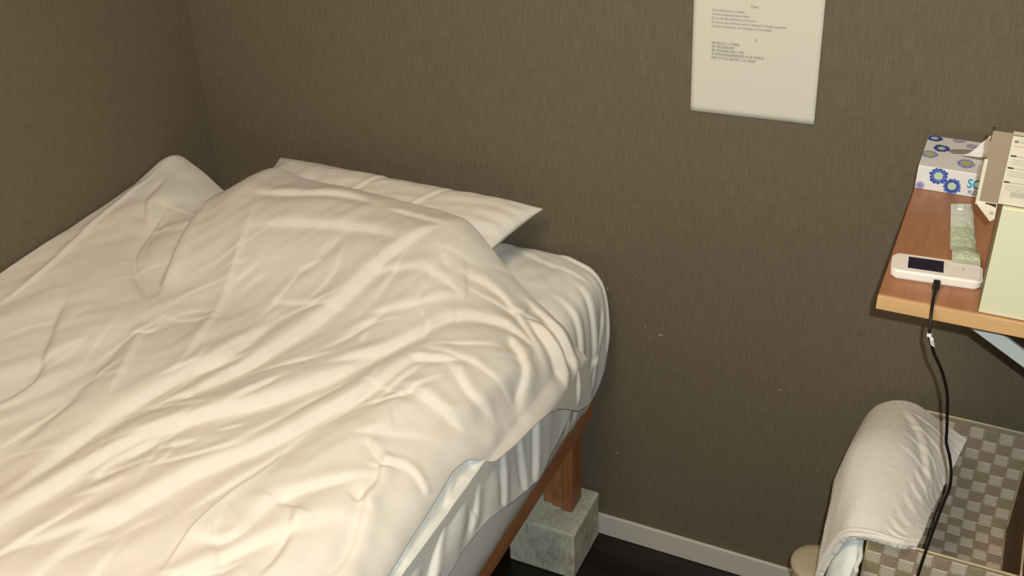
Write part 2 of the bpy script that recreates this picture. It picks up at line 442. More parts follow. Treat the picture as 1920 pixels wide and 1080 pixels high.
# ---------------------------------------------------------------- duvet
def duvet():
    NS, NT = 540, 720
    u = np.linspace(0, 1, NS); v = np.linspace(0, 1, NT)**1.5
    # head edge y as function of arc position s ; side hem arc length as function of y
    HS = np.array([0, .02, .08, .13, .20, .265, .34, .51, .637, .72, .79, .86, .93, 1.0, 1.08, 1.16, 1.3])
    HY = np.array([-.13, -.13, -.135, -.14, -.135, -.115, -.14, -.145, -.155, -.175, -.200, -.225, -.24, -.235, -.22, -.205, -.20])
    prof = catmull([(.006, 0), (.2, 0), (.5, 0), (.75, 0), (.85, -.004), (.905, -.022), (.945, -.060), (.966, -.115), (.975, -.18), (.978, -.25), (.978, -.34)], 300)
    L = np.concatenate([[0], np.cumsum(np.linalg.norm(np.diff(prof, axis=0), axis=1))])
    # hem arc length along the bed
    EY = np.array([-.18, -.22, -.27, -.32, -.36, -.40, -.45, -.52, -.575, -.62, -.66, -.72, -.80, -.90, -1.1, -1.5, -2.05])
    ED = np.array([.235, .235, .215, .175, .145, .125, .115, .108, .100, .062, .055, .060, .066, .074, .085, .10, .10])  # drop below top
    ysm = np.linspace(-.1, -2.1, 800); dsm = np.interp(ysm, EY[::-1], ED[::-1])
    ker = np.exp(-np.linspace(-2, 2, 13)**2); ker /= ker.sum(); dsm = np.convolve(np.pad(dsm, 6, 'edge'), ker, 'valid')
    sofz = lambda dz: np.interp(dz, -prof[::-1, 1][::-1], L)
    U, V = np.meshgrid(u, v, indexing='ij')
    S = U*1.1
    for _ in range(14):
        Y0 = np.interp(S, HS, HY); T = Y0+(-2.03-Y0)*V
        drop = np.interp(T, ysm[::-1], dsm[::-1])
        smax = sofz(drop); S = .5*S+.5*U*smax
    X = np.interp(S, L, prof[:, 0]); Z0 = np.interp(S, L, prof[:, 1])
    s_ = L; tx = np.gradient(prof[:, 0], s_); tz = np.gradient(prof[:, 1], s_)
    nrm = np.hypot(tx, tz); NX = np.interp(S, s_, -tz/nrm); NZ = np.interp(S, s_, tx/nrm)
    Y = T
    # broad shape
    base = .772
    H = .030*np.exp(-(X/.20)**2)+.004
    H += .078*sstep(-.52, -.20, Y)*sstep(.13, .27, X)*(1-sstep(.70, .86, X))       # over the pillow
    H += .050*np.exp(-np.sqrt(((X-.022)/.075)**2+((Y+.150)/.13)**2+.01))                           # corner peak by the left wall
    H += -.022*np.exp(-((X-.150)/.05)**2-((Y+.14)/.10)**2)                         # dip between the two peaks
    H += -.004*np.exp(-((X-.27)/.06)**2-((Y+.13)/.08)**2)
    H += -.024*sstep(-.48, -.22, Y)*sstep(.80, .94, X)
    H += .012*np.exp(-((X-.80)/.12)**2-((Y+.50)/.16)**2)
    H += .010*np.exp(-((X-.55)/.20)**2-((Y+.75)/.25)**2)
    D = np.zeros_like(X)
    # billows along the lie of the folds
    ca, sa = math.cos(math.radians(66)), math.sin(math.radians(66))
    A_ = X*ca+Y*sa; B_ = -X*sa+Y*ca
    D += .010*pnoise(B_*7.5+.3*pnoise(A_*4, B_*4, 40), A_*1.7, 41)
    D += .0048*pnoise(B_*17+.5*pnoise(A_*5, B_*5, 44), A_*3.2+5, 42)
    D += .0018*pnoise(B_*34+.6*pnoise(A_*9, B_*9, 45), A_*8, 43)
    D += .0008*pnoise(X*30, Y*30, 46)
    wr = sstep(.55, 1.0, X)*.0022
    D += wr*pnoise(X*24+Y*10, Y*20-X*12, 47)
    F = [  # world polylines, depth, half width, ridge
     ([(0.446,-1.06),(0.446,-1.023),(0.451,-0.846),(0.466,-0.775),(0.494,-0.678),(0.522,-0.609),(0.516,-0.456)],.013,.020,.8),
     ([(0.47,-1.15),(0.476,-1.051),(0.491,-0.968),(0.521,-0.866),(0.576,-0.78),(0.657,-0.687),(0.716,-0.585),(0.77,-0.462)],.016,.018,.9),
     ([(0.58,-1.08),(0.617,-0.973),(0.652,-0.874),(0.712,-0.764),(0.738,-0.696),(0.778,-0.605),(0.804,-0.523),(0.868,-0.505)],.016,.016,.9),
     ([(0.72,-1.12),(0.757,-1.031),(0.787,-0.977),(0.822,-0.919),(0.867,-0.859),(0.911,-0.84)],.011,.014,.8),
     ([(0.695,-0.984),(0.771,-0.951),(0.784,-0.866),(0.886,-0.749)],.009,.011,.8),
     ([(0.822,-0.71),(0.85,-.73),(0.88,-0.745)],.007,.007,.8),
     ([(0.50,-.80),(0.541,-0.692),(0.558,-0.634),(0.585,-0.523),(0.614,-0.401),(0.645,-0.309),(0.692,-0.233),(0.74,-0.205)],.015,.016,.9),
     ([(0.66,-.60),(0.733,-0.529),(0.773,-0.458),(0.801,-0.398),(0.859,-0.353),(0.917,-0.35),(.96,-.38)],.011,.012,.8),
     ([(0.56,-.20),(0.62,-0.205),(0.70,-0.225)],.006,.009,.7),
     ([(0.27,-0.24),(0.385,-0.215),(0.474,-0.185),(.55,-.20)],.009,.012,.8),
     ([(0.33,-0.33),(0.45,-0.29),(0.58,-0.27),(.66,-.30)],.008,.013,.8),
     ([(0.784,-0.52),(0.82,-0.515),(0.865,-0.49)],.007,.008,.8),
     ([(0.749,-0.307),(0.826,-0.284),(0.88,-0.312),(0.945,-0.36)],.008,.010,.8),
     ([(0.135,-0.13),(0.165,-0.22),(0.205,-0.357),(0.25,-0.469),(0.289,-0.539)],.020,.013,.9),
     ([(0.099,-0.253),(0.15,-0.415),(0.200,-0.482),(0.289,-0.545)],.010,.008,-.8),
     ([(0.138,-0.58),(0.18,-.66),(0.23,-0.739),(0.267,-0.805),(0.254,-0.90)],.010,.016,.7),
     ([(0.535,-0.959),(0.522,-0.904),(0.565,-0.809)],.007,.012,.8),
     ([(0.515,-1.088),(0.593,-1.001),(0.631,-0.963)],.008,.014,.8),
     ([(0.86,-.78),(0.885,-0.83),(0.905,-0.90),(.90,-.96)],.010,.010,.8),
     ([(0.80,-.86),(0.83,-0.93),(0.835,-1.0)],.008,.012,.8),
     ([(0.88,-.36),(0.93,-0.41),(0.955,-0.48)],.010,.010,.9),
     ([(0.80,-.58),(0.86,-0.60),(0.93,-0.60)],.009,.011,.9),
     ([(0.84,-.50),(0.90,-0.54),(0.95,-0.53)],.008,.010,.9),
     ([(0.05,-.20),(0.07,-0.30),(0.12,-0.36)],.008,.012,.9),
     ([(0.30,-.60),(0.33,-0.70),(0.36,-0.84),(.36,-.98)],.007,.022,.8),
     ([(0.60,-.36),(0.70,-0.33),(0.80,-0.345)],.006,.010,.8),
     ([(0.66,-.45),(0.74,-0.40),(0.80,-0.33)],.006,.010,.8),
    ]
    for pts, a, w, r in F: D += fold(X, Y, pts, a*.76, w*1.0, r*.62)
    # piped seam / crease ridges
    for pts, a, w in (([(0.306,-0.246),(0.375,-0.438),(0.444,-0.63),(0.465,-0.724)],-.006,.011),
                      ([(0.02,-0.164),(0.03,-0.344),(0.055,-0.496),(0.07,-0.59),(0.075,-0.70)],-.006,.006),
                      ([(0.308,-0.581),(0.375,-0.71),(0.418,-0.802)],-.005,.010),
                      ([(0.731,-1.057),(0.715,-0.975),(0.715,-0.895),(0.73,-0.816),(0.72,-0.747)],-.0035,.005)):
        D += fold(X, Y, pts, a, w, 0.0)
    # pucker where three creases meet
    for pts, a, w in (([(.862, -.742), (.875, -.775), (.872, -.82)], .006, .008), ([(.865, -.742), (.90, -.725), (.935, -.735)], .004, .006)):
        D += fold(X, Y, pts, a, w, .8, taper=.12)
    # many small creases, mostly along the lie of the cloth, closer together toward the side
    rs = np.random.RandomState(12)
    for k in range(120):
        cx = .05+.93*rs.rand()**.7; cy = -.20-.95*rs.rand(); ln = .03+.09*rs.rand(); an = math.radians(66+rs.randn()*(24+30*(cx > .72)))
        bx, by = math.cos(an)*ln, math.sin(an)*ln; kx, ky = rs.randn(2)*.012
        D += fold(X, Y, [(cx-bx, cy-by), (cx+kx, cy+ky), (cx+bx, cy+by)], (.0013+.0024*rs.rand())*(1 if cx > .5 else .6), .005+.006*rs.rand(), .45, taper=.45)
    # folds hanging over the side run down the drop
    side = sstep(.86, .97, S)
    D += side*(.004*pnoise(Y*13+.6*S, S*2, 50)+.002*pnoise(Y*30, S*5, 51))
    D += fold(S, Y, [(.86, -.20), (.95, -.215), (1.06, -.225), (1.2, -.23)], .010, .009, .9)
    D += fold(S, Y, [(.84, -.245), (.93, -.27), (1.0, -.285), (1.2, -.29)], .010, .009, .9)
    D += fold(S, Y, [(.88, -.30), (.97, -.325), (1.05, -.33)], .012, .010, .9)
    win = sstep(-.62, -.56, Y)*(1-sstep(-.42, -.36, Y))
    D += win*(-.004*np.exp(-((smax-S-.045)/.022)**2)+.006*np.exp(-((smax-S-.095)/.02)**2)+.006*np.exp(-((smax-S)/.012)**2))
    # puffy body thins toward the hems
    head = (Y0-Y); e1 = 1-np.exp(-(head/.035)**1.0*1.2); e1 = np.clip(e1, 0, 1)
    hem = (smax-S); e2 = np.clip(1-np.exp(-(hem/.03)), 0, 1)
    Hd = H*1.0
    Z = base+Z0+Hd*np.clip(1-side*.9, 0, 1)
    puff = .010*(1-e1)+.008*(1-e2)
    D = D*(.35+.65*np.minimum(e1, e2))-puff
    X2 = X+D*NX; Z2 = Z+D*NZ; Y2 = Y.copy()
    # the loose pocket beside the side hem
    X2 = np.maximum(X2, .004)
    lim = .973; q = np.where(S > .99, np.clip(lim-X2+.004, 0, None), 0); X2 = X2+q*sstep(.99, 1.03, S)
    Pn = np.stack([X2, Y2, Z2], -1)
    o = grid_mesh('duvet', Pn, M['duvet'], None, flip=True); solidify(o, .010)
    tag(o, 'big rumpled white duvet spread over the bed', 'duvet')
duvet()

# ================================================================== PAPER NOTICE
def text_mesh(name, body, size, m, parent, loc, rot, extrude=0.00004, sx=1.0, bold=0):
    cu = bpy.data.curves.new(name, 'FONT'); cu.body = body; cu.size = size; cu.extrude = extrude; cu.offset = bold
    tmp = bpy.data.objects.new('t', cu); COL.objects.link(tmp)
    dg = bpy.context.evaluated_depsgraph_get(); me = bpy.data.meshes.new_from_object(tmp.evaluated_get(dg))
    bpy.data.objects.remove(tmp); me.materials.clear(); me.materials.append(m); me.name = name
    o = bpy.data.objects.new(name, me); link(o, parent)
    o.location = loc; o.rotation_euler = rot; o.scale = (sx, 1, 1)
    return o
def notice():
    t = empty('paper_notice', (1.0727, -.0008, 1.0446), 'white printed paper notice stuck on the back wall', 'notice')
    t.rotation_euler = (0, -.030, 0)
    n = 30; U, V = np.meshgrid(np.linspace(0, .21, n), np.linspace(0, .297, n), indexing='ij')
    Y = -.0012-.0003*np.exp(-V/.03)*np.abs(np.sin(U*22))-.0005*(pnoise(U*12, V*12, 60)+.5)
    o = grid_mesh('sheet', np.stack([U, Y, V], -1), M['paper'], t, flip=True); solidify(o, .0003)
    R = (math.pi/2, 0, 0); y = -.0024
    def ln(x, z, body, size, bold=.00007): text_mesh('printed_line', body, size, M['ink'], t, (x, y, z), R, bold=bold)
    ln(.094, .1865, 'Please', .0062)
    E = ['Do not walk around in our hallway.', 'You should not appreciate to be in our hallway.',
         'Do not talk with a loud person in the room.', 'Do not use the furniture, need to understand a friendly equipment.',
         'If you do not understand, your reminding us will be excellent.']
    wd = [.054, .062, .072, .122, .099]
    for k, s in enumerate(E): ln(.0315, .1765-.0066*k, s, .0058)
    ln(.104, .131, '中', .0062)
    C = ['請不要在走廊上大聲談話', '請不要在廚房走動', '請不要在房間內與他人交談', '請不要使用傢俱設備如需要請先詢問工作人員了解使用方法', '如有任何不明白 請向我們 工作人員查詢']
    for k, s in enumerate(C): ln(.033, .1215-.0063*k, s, .0052, .00005)
    # fit each line to its printed width
    L = [o for o in t.children if o.name.startswith('printed_line')]
    W_ = [.0125]+wd+[.0035]+[.046, .038, .054, .088, .074]
    for o, w in zip(L, W_):
        xs = [v.co.x for v in o.data.vertices]
        if xs: o.scale[0] = w/(max(xs)-min(xs))
    box('tape', (-.0015, -.0018, .2), (-.0002, -.0002, .29), M['tape'], t, 0)
notice()

# ================================================================== SHELF
SZ = 1.028
def shelf():
    t = empty('wall_shelf', (1.462, -.46, SZ), 'reddish wooden shelf board with pale front edge on the right wall', 'shelf')
    w = RX-1.462
    box('shelf_board', (0, .004, -.020), (w-.001, .455, 0), M['shelf'], t, .0012)
    box('edge_strip', (.0, -.0005, -.020), (w-.001, .0035, -.0003), M['shelf_edge'], t, .0006)
    # diagonal strut from the shelf's underside down to the right wall
    def bar(name, a, b, wd, th, m, par):
        a = Vector(a); b = Vector(b); d = (b-a); L = d.length; d.normalize()
        yv = Vector((0, 1, 0)); n = d.cross(yv).normalized()
        bm = bmesh.new(); add_box(bm, (0, -th/2, -wd/2), (L, th/2, wd/2), min(wd, th)*.12)
        M_ = Matrix((d, yv, n)).transposed().to_4x4(); M_.translation = a
        bmesh.ops.transform(bm, matrix=M_, verts=bm.verts[:])
        return bmobj(name, bm, m, par)
    br = bar('strut', (.090, .070, -.036), (w-.006, .070, -.33), .0195, .006, M['metal'], t)
    bar('bracket_arm', (.06, .085, -.032), (w-.004, .085, -.032), .022, .010, M['navy'], t)
    box('bracket_plate', (w-.006, .055, -.35), (w-.0005, .085, -.021), M['metal'], t, .001)
    return t
shelf()

# ---------------------------------------------------------------- tissue box
def flower(name, loc, r, normal, mp, mc, parent, n=13, clip=None, squash=1.0):
    """printed flower: thin petals round a centre, lying in the plane; normal 'y' front face or 'z' top face"""
    bm = bmesh.new()
    def to(a, b, h): return Vector((loc[0]+a, loc[1]-h, loc[2]+b)) if normal == 'y' else Vector((loc[0]+a, loc[1]+b, loc[2]+h))
    def poly(pts, h):
        if clip:
            pts = [(min(max(a, clip[0]-loc[0]), clip[1]-loc[0]), min(max(b, clip[2]), clip[3])) for a, b in pts]
        vs = [bm.verts.new(to(a, b, h)) for a, b in pts]
        try: return bm.faces.new(vs)
        except ValueError: return None
    rs = random.Random(int(loc[0]*1e5))
    for layer in (0, 1):
        for k in range(n):
            th = 2*math.pi*(k+.5*layer)/n+rs.uniform(-.06, .06); rr = r*(1-.22*layer)*rs.uniform(.92, 1.05); w = .5*2*math.pi/n*1.12
            pts = [(rr*f*math.cos(th+o*w), squash*rr*f*math.sin(th+o*w)) for f, o in ((.35, -.9), (.8, -1), (1, -.45), (1, .45), (.8, 1), (.35, .9))]
            f_ = poly(pts, .00012+.00008*layer)
            if f_: f_.material_index = layer
    for k, (fr, mi) in enumerate(((.46, 2), (.0, 2))):
        if fr == 0: continue
        f_ = poly([(r*fr*math.cos(6.2832*i/20), squash*r*fr*math.sin(6.2832*i/20)) for i in range(20)], .0003)
        if f_: f_.material_index = mi
    return bmobj(name, bm, [mp[0], mp[1], mc], parent)
def tissue_box():
    x0, y0, z0 = 1.462, -.132, SZ+.0003; h = .038; w = .215; d = .118
    t = empty('tissue_box', (x0, y0, z0), 'white tissue box printed with blue flowers on the shelf by the wall', 'tissue box')
    box('carton', (0, 0, 0), (w, d, h), M['box_white'], t, .0012)
    bl = (M['petal'], M['petal2']); lb = (M['petal2'], M['petal']); lv = (M['petal3'], M['petal5']); nv = (M['petal4'], M['petal'])
    # front
    fc = (0, w, -1, 1)
    flower('printed_flower', (.0305, 0, .0255), .0135, 'y', bl, M['fcentre'], t, clip=(0.0003, w, -.03, .0122))
    flower('printed_flower', (.0515, 0, .0125), .0135, 'y', lb, M['fcentre'], t, clip=(0.0003, w, -.0123, .03))
    flower('printed_flower', (.007, 0, .006), .0065, 'y', lv, M['petal3'], t, clip=(.0003, w, -.0058, .02))
    # top
    flower('printed_flower', (.010, .108, h), .0125, 'z', nv, M['fcentre'], t, clip=(.0003, w, -.04, .0095), squash=.9)
    flower('printed_flower', (.024, .073, h), .0125, 'z', nv, M['fcentre'], t, squash=1.1)
    flower('printed_flower', (.010, .046, h), .0125, 'z', lv, M['fcentre2'], t, clip=(.0003, w, -.04, .04), squash=1.1)
    flower('printed_flower', (.064, .030, h), .0125, 'z', lv, M['fcentre2'], t, squash=1.3)
    flower('printed_flower', (.066, .097, h), .010, 'z', (M['petal5'], M['petal5']), M['petal5'], t, squash=.9)
    flower('printed_flower', (.045, .1125, h), .010, 'z', (M['petal5'], M['petal5']), M['petal5'], t, clip=(.0003, w, -.01, .0052))
    # opening with pulled tissue
    n = 28; pts = [(.095+.060*math.cos(6.2832*i/n), .068+.018*math.sin(6.2832*i/n)) for i in range(n)]
    new_mesh('opening', [(a, b, h+.0003) for a, b in pts]+[(a, b, h+.00005) for a, b in pts],
             [tuple(range(n)), tuple(range(2*n-1, n-1, -1))]+[(i, n+i, n+(i+1) % n, (i+1) % n) for i in range(n)], M['slot'], t)
    U, V = np.meshgrid(np.linspace(0, 1, 40), np.linspace(0, 1, 30), indexing='ij')
    X = .040+.056*U+.004*V*U; Z = h+.0012+V*(.001*U+.034*sstep(.30, .95, U))+.002*pnoise(U*5, V*4, 71)*V*U
    Y = .054+.006*U+V*U*.016+.004*pnoise(U*4, V*3, 70)*U
    o = grid_mesh('tissue', np.stack([X, Y, Z], -1), M['tissue'], t); solidify(o, .0004, 0)
    text_mesh('brand_lettering', 'SC', .020, M['teal'], t, (.0715, -.0003, .0145), (math.pi/2, 0, 0), .0001, .8, .0004)
    text_mesh('brand_lettering', 'FLOWER', .0085, M['blueink'], t, (.0745, -.0003, .0045), (math.pi/2, 0, 0), .0001, .9, .0001)
tissue_box()

# ---------------------------------------------------------------- cream box, carton on it
def boxes():
    t = empty('cream_box', (1.5815, -.454, SZ+.0003), 'plain cream box with square corners standing on the shelf front', 'box')
    box('body', (0, 0, 0), (.235, .13, .146), M['cream'], t, .0015, 3)
    box('left_side_shade', (-.0016, .002, .0), (-.0002, .128, .145), M['cream_side_shade'], t, .0003)  # thin dark panel painting the shade on the left side, not a trim
    z = SZ+.1468
    c = empty('instruction_carton', (1.5755, -.448, z), 'opened white carton with small printed panels on top of the cream box', 'carton')
    bm = bmesh.new()
    w, d, h, th = .20, .012, .088, .0012
    add_box(bm, (0, 0, 0), (w, th, h), .0003); add_box(bm, (0, d-th, 0), (w, d, h), .0003); add_box(bm, (w-th, 0, 0), (w, d, h), .0003)
    add_box(bm, (0, 0, 0), (w, d, th), .0003); add_box(bm, (0, 0, h-th), (w, d, h), .0003)
    bmobj('body', bm, M['carton'], c)
    box('side_flap', (-.0215, -.0010, -.002), (-.0003, .0002, h+.002), M['carton_in'], c, .0003)
    box('flap_edge', (-.0240, -.0016, -.004), (-.0200, .0006, h*.62), M['carton'], c, .0004)
    box('flap_gap_shade', (-.0225, .0003, h-.012), (-.019, .004, h+.005), M['carton_shade'], c, .0003)  # solid dark block standing in for the shade behind the flap
    new_mesh('tuck_flap', [(-.022, -.0015, .001), (.0, -.0015, .001), (.0005, -.004, -.018), (-.004, -.004, -.022), (-.021, -.003, -.004),
                           (-.022, -.0005, .001), (.0, -.0005, .001), (.0005, -.003, -.018), (-.004, -.003, -.022), (-.021, -.002, -.004)],
             [(0, 4, 3, 2, 1), (5, 6, 7, 8, 9), (0, 1, 6, 5), (1, 2, 7, 6), (2, 3, 8, 7), (3, 4, 9, 8), (4, 0, 5, 9)], M['carton'], c)
    box('flap_inside_shade', (-.013, -.0022, -.005), (-.0008, -.0017, .0005), M['carton_shade'], c, .0001)  # dark sliver painted in for the shade inside the carton
    text_mesh('flap_print', 'III', .006, M['print_dk'], c, (-.0065, -.0046, -.0125), (math.pi/2, 0, 0), .0001)
    yy = -.0004
    def bar(x0, x1, z0, z1, m): box('printed_bar', (x0, yy, z0), (x1, yy+.0005, z1), m, c, 0)
    bar(.003, .0075, .079, .082, M['print_dk']); bar(.0082, .05, .0795, .0812, M['print']); bar(.003, .05, .0745, .0757, M['print'])
    for z0, x0 in ((.062, .0025), (.047, .002), (.029, .0015)):
        bar(x0, .055, z0, z0+.0012, M['print']); bar(x0, x0+.006, z0-.0002, z0+.0016, M['print_dk'])
        for k in range(3): bar(x0+.002, .05-.006*k, z0-.004-.0026*k, z0-.0032-.0026*k, M['print'])
    bar(.011, .05, .012, .0185, M['print'])
    text_mesh('printed_lines', 'Instructions', .004, M['print'], c, (.0085, yy-.0002, .0835), (math.pi/2, 0, 0), .00008)
boxes()

# ---------------------------------------------------------------- mobile router with cable
def router():
    t = empty('mobile_router', (1.4685, -.4125, SZ+.0003), 'white pocket wifi router with dark screen near the shelf front', 'router', rz=.09)
    def slab(name, lx, ly, r, z0, z1, m, bev, off=(0, 0)):
        bm = bmesh.new(); vs = []
        for cx, cy, a0 in ((lx-r, ly-r, 0), (r, ly-r, 90), (r, r, 180), (lx-r, r, 270)):
            for k in range(7):
                a = math.radians(a0+15*k); vs.append(bm.verts.new((off[0]+cx+r*math.cos(a), off[1]+cy+r*math.sin(a), z0)))
        f = bm.faces.new(vs); g = bmesh.ops.extrude_face_region(bm, geom=[f])
        for v in g['geom']:
            if isinstance(v, bmesh.types.BMVert): v.co.z = z1
        bmesh.ops.recalc_face_normals(bm, faces=bm.faces[:])
        ed = [e for e in bm.edges if abs(e.verts[0].co.z-e.verts[1].co.z) < 1e-6]
        bmesh.ops.bevel(bm, geom=ed, offset=bev, segments=3, affect='EDGES')
        return bmobj(name, bm, m, t)
    slab('case', .1125, .050, .011, 0, .0135, M['wifi'], .0032)
    box('screen', (.0205, .0105, .0134), (.0645, .0405, .0139), M['screen'], t, 0)
    box('button', (.088, .024, .0134), (.0892, .030, .0138), M['ink'], t, 0)
router()
def cable():
    t = empty('usb_cable', (1.527, -.455, 1.037), 'black charging cable hanging from the router past the shelf edge', 'cable')
    t.location = (0, 0, 0)
    box('plug', (1.5225, -.4265, 1.0305), (1.5315, -.4095, 1.0385), M['rubber'], t, .002, 3)
    pts = [(1.527, -.424, 1.0348), (1.5272, -.440, 1.0345), (1.528, -.462, 1.032), (1.530, -.480, 1.022), (1.5325, -.488, 1.004), (1.542, -.484, .975), (1.555, -.474, .945),
           (1.567, -.462, .905), (1.573, -.452, .865), (1.577, -.446, .835), (1.580, -.444, .812), (1.588, -.444, .790), (1.594, -.444, .766), (1.597, -.444, .738),
           (1.593, -.446, .70), (1.589, -.448, .655), (1.585, -.45, .60), (1.583, -.45, .55), (1.582, -.46, .42), (1.56, -.47, .2), (1.54, -.50, .03), (1.52, -.56, .004)]
    tube('cord', pts, .0021, M['rubber'], t, 160, 10)
    tube('strain_relief', [(1.527, -.425, 1.0348), (1.5272, -.433, 1.0346), (1.5274, -.441, 1.0344)], [.0034, .0026], M['rubber'], t, 12, 10)
    bm = bmesh.new(); add_box(bm, (-.0026, -.0028, -.003), (.0028, .0026, .0015), .0008); bmesh.ops.translate(bm, vec=(1.5322, -.4885, 1.004), verts=bm.verts[:])
    bmobj('tag_band', bm, M['tag'], t)
    new_mesh('cable_tag', [(1.5325, -.4918, 1.004), (1.5375, -.4918, 1.002), (1.5415, -.4918, .989), (1.5365, -.4918, .991),
                           (1.5325, -.4912, 1.004), (1.5375, -.4912, 1.002), (1.5415, -.4912, .989), (1.5365, -.4912, .991)],
             [(0, 3, 2, 1), (4, 5, 6, 7), (0, 1, 5, 4), (1, 2, 6, 5), (2, 3, 7, 6), (3, 0, 4, 7)], M['tag'], t)
    for k in range(2):
        box('tag_print', (1.5358+.0012*k, -.4922, .9955-.003*k), (1.5388+.0012*k, -.4919, .9968-.003*k), M['print_dk'], t, 0)
cable()

# ---------------------------------------------------------------- sachet
def sachet():
    t = empty('sachet', (1.532, -.16, SZ), 'clear plastic sachet printed with pale green leaves leaning on the router', 'sachet')
    t.location = (0, 0, 0)
    # quad: far-left, far-right, near-right, near-left
    FL, FR, NR, NL = map(np.array, ((1.5180, -.168, SZ+.002), (1.5465, -.158, SZ+.002), (1.5735, -.363, SZ+.0175), (1.5385, -.367, SZ+.0175)))
    U, V = np.meshgrid(np.linspace(0, 1, 26), np.linspace(0, 1, 80), indexing='ij')
    P0 = (FL[None, None]*((1-U)*(1-V))[..., None]+FR[None, None]*(U*(1-V))[..., None]+NR[None, None]*(U*V)[..., None]+NL[None, None]*((1-U)*V)[..., None])
    P0[..., 2] = SZ+.0015+.0150*sstep(.66, .90, V)
    b = np.clip(np.sin(U*np.pi), 0, 1)**.7*np.clip(np.sin(np.clip(V*1.05, 0, 1)*np.pi), 0, 1)**.35
    wr = .0012*pnoise(U*4, V*18, 80)+.0008*pnoise(U*9, V*34, 81)
    top = P0.copy(); top[..., 2] += .005*b+wr*(b > .05)+.0006
    k = 30
    grid_mesh('clear_end', top[:, :k+1], M['clear'], t, flip=True)
    grid_mesh('printed_end', top[:, k:], M['film_print'], t, flip=True)
    bot = P0.copy(); bot[..., 2] -= .0003
    grid_mesh('back_film', bot, M['tag'], t)
    box('brush_head', (1.5285, -.190, SZ+.0040), (1.5365, -.174, SZ+.0075), M['toothbrush'], t, .001)
sachet()

# ================================================================== WOVEN BASKET
def basket():
    x0, x1, y0, y1, zt, zb = 1.504, 1.722, -.390, -.036, .5616, .343
    t = empty('woven_basket', (0, 0, 0), 'square taupe basket woven in a chequered pattern, standing under the shelf', 'basket')
    th = .004
    back = box('back_panel', (x0, y1-th, .004), (x1, y1, zt), M['weave'], t, .001)
    front = box('front_panel', (x0, y0, .004), (x1, y0+th, zt), M['weave'], t, .001)
    left = box('side_panel', (x0, y0+th, .004), (x0+th, y1-th, zt), M['weave'], t, .001)
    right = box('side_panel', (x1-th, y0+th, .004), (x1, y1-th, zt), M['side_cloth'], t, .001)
    flr = box('inner_base', (x0+th, y0+th, zb-.004), (x1-th, y1-th, zb), M['weave'], t, .0005)
    tube('rim_piping', [(x0, y1-.002, zt), ((x0+x1)/2, y1-.002, zt+.0003), (x1, y1-.002, zt)], .0022, M['piping'], t, 20, 8)
    tube('rim_piping', [(x0, y0+.001, zt), ((x0+x1)/2, y0+.001, zt+.0003), (x1, y0+.001, zt)], .0022, M['piping'], t, 20, 8)
    tube('rim_piping', [(x0+.002, y0, zt), (x0+.002, (y0+y1)/2, zt), (x0+.002, y1, zt)], .0018, M['piping'], t, 20, 8)
    tube('rim_piping', [(x1-.002, y0, zt), (x1-.002, (y0+y1)/2, zt), (x1-.002, y1, zt)], .0018, M['piping'], t, 20, 8)
    tube('seam_piping', [(x0+th, y1-.006, zb+.0012), ((x0+x1)/2, y1-.006, zb+.0012), (x1-th, y1-.006, zb+.0012)], .0014, M['piping'], t, 20, 8)
    tube('corner_piping', [(x0, y0, .004), (x0, y0, .3), (x0, y0, zt)], .0016, M['piping'], t, 12, 8)
    tube('corner_piping', [(x1-.005, y1-.006, zb), (x1-.005, y1-.006, .45), (x1-.005, y1-.006, zt)], .0014, M['piping'], t, 12, 8)
    # proud ribbed squares of the chequered weave, shared mesh
    cw, ch = .0242, .0232
    def cell(w, h, nm, ribs, m, rise):
        bm = bmesh.new(); n = 2*ribs; cols = []
        for i in range(n+1):
            b = rise+(.0007 if (ribs > 1 and i % 2) else 0); x = w*(i/n-.5)*.97
            e = .0 if i in (0, n) else 1
            cols.append([bm.verts.new((x, y, z)) for y, z in ((-.0001, -.485*h), (-b*e-.0001, -.455*h), (-b*e-.0001, .455*h), (-.0001, .485*h))])
        for a, b in zip(cols, cols[1:]):
            for k in range(3): bm.faces.new((a[k], b[k], b[k+1], a[k+1]))
        me = bpy.data.meshes.new(nm); bm.to_mesh(me); bm.free(); me.materials.append(m); return me
    ml = cell(cw, ch, 'weave_square', 7, M['weave_lt'], .0009)
    mds = [cell(cw, ch, 'weave_square', 2, M[k], .0003) for k in ('weave', 'weave_b', 'weave_c')]
    def put(par, loc, rot, light):
        o = bpy.data.objects.new('weave_square', ml if light else random.choice(mds)); o.location = loc; o.rotation_euler = rot
        o.scale = (random.uniform(.94, 1.0), 1, random.uniform(.93, 1.0)); link(o, par)
    nx = int((x1-x0-.008)/cw); ox = x1-.006-cw/2-(nx-1)*cw
    for i in range(nx):
        for j in range(9): put(back, (ox+i*cw, y1-th, zb+.0125+j*ch), (0, 0, 0), (i+j) % 2 == 0)
    for i in range(nx):
        for j in range(7): put(flr, (ox+i*cw, y1-th-.013-j*ch, zb), (-math.pi/2, 0, 0), (i+j) % 2 == 1)
    for i in range(9):
        for j in range(17): put(front, (x0+.0121+i*.0242, y0, zt-.016-j*ch), (0, 0, 0), (i+j) % 2 == 1)
basket()

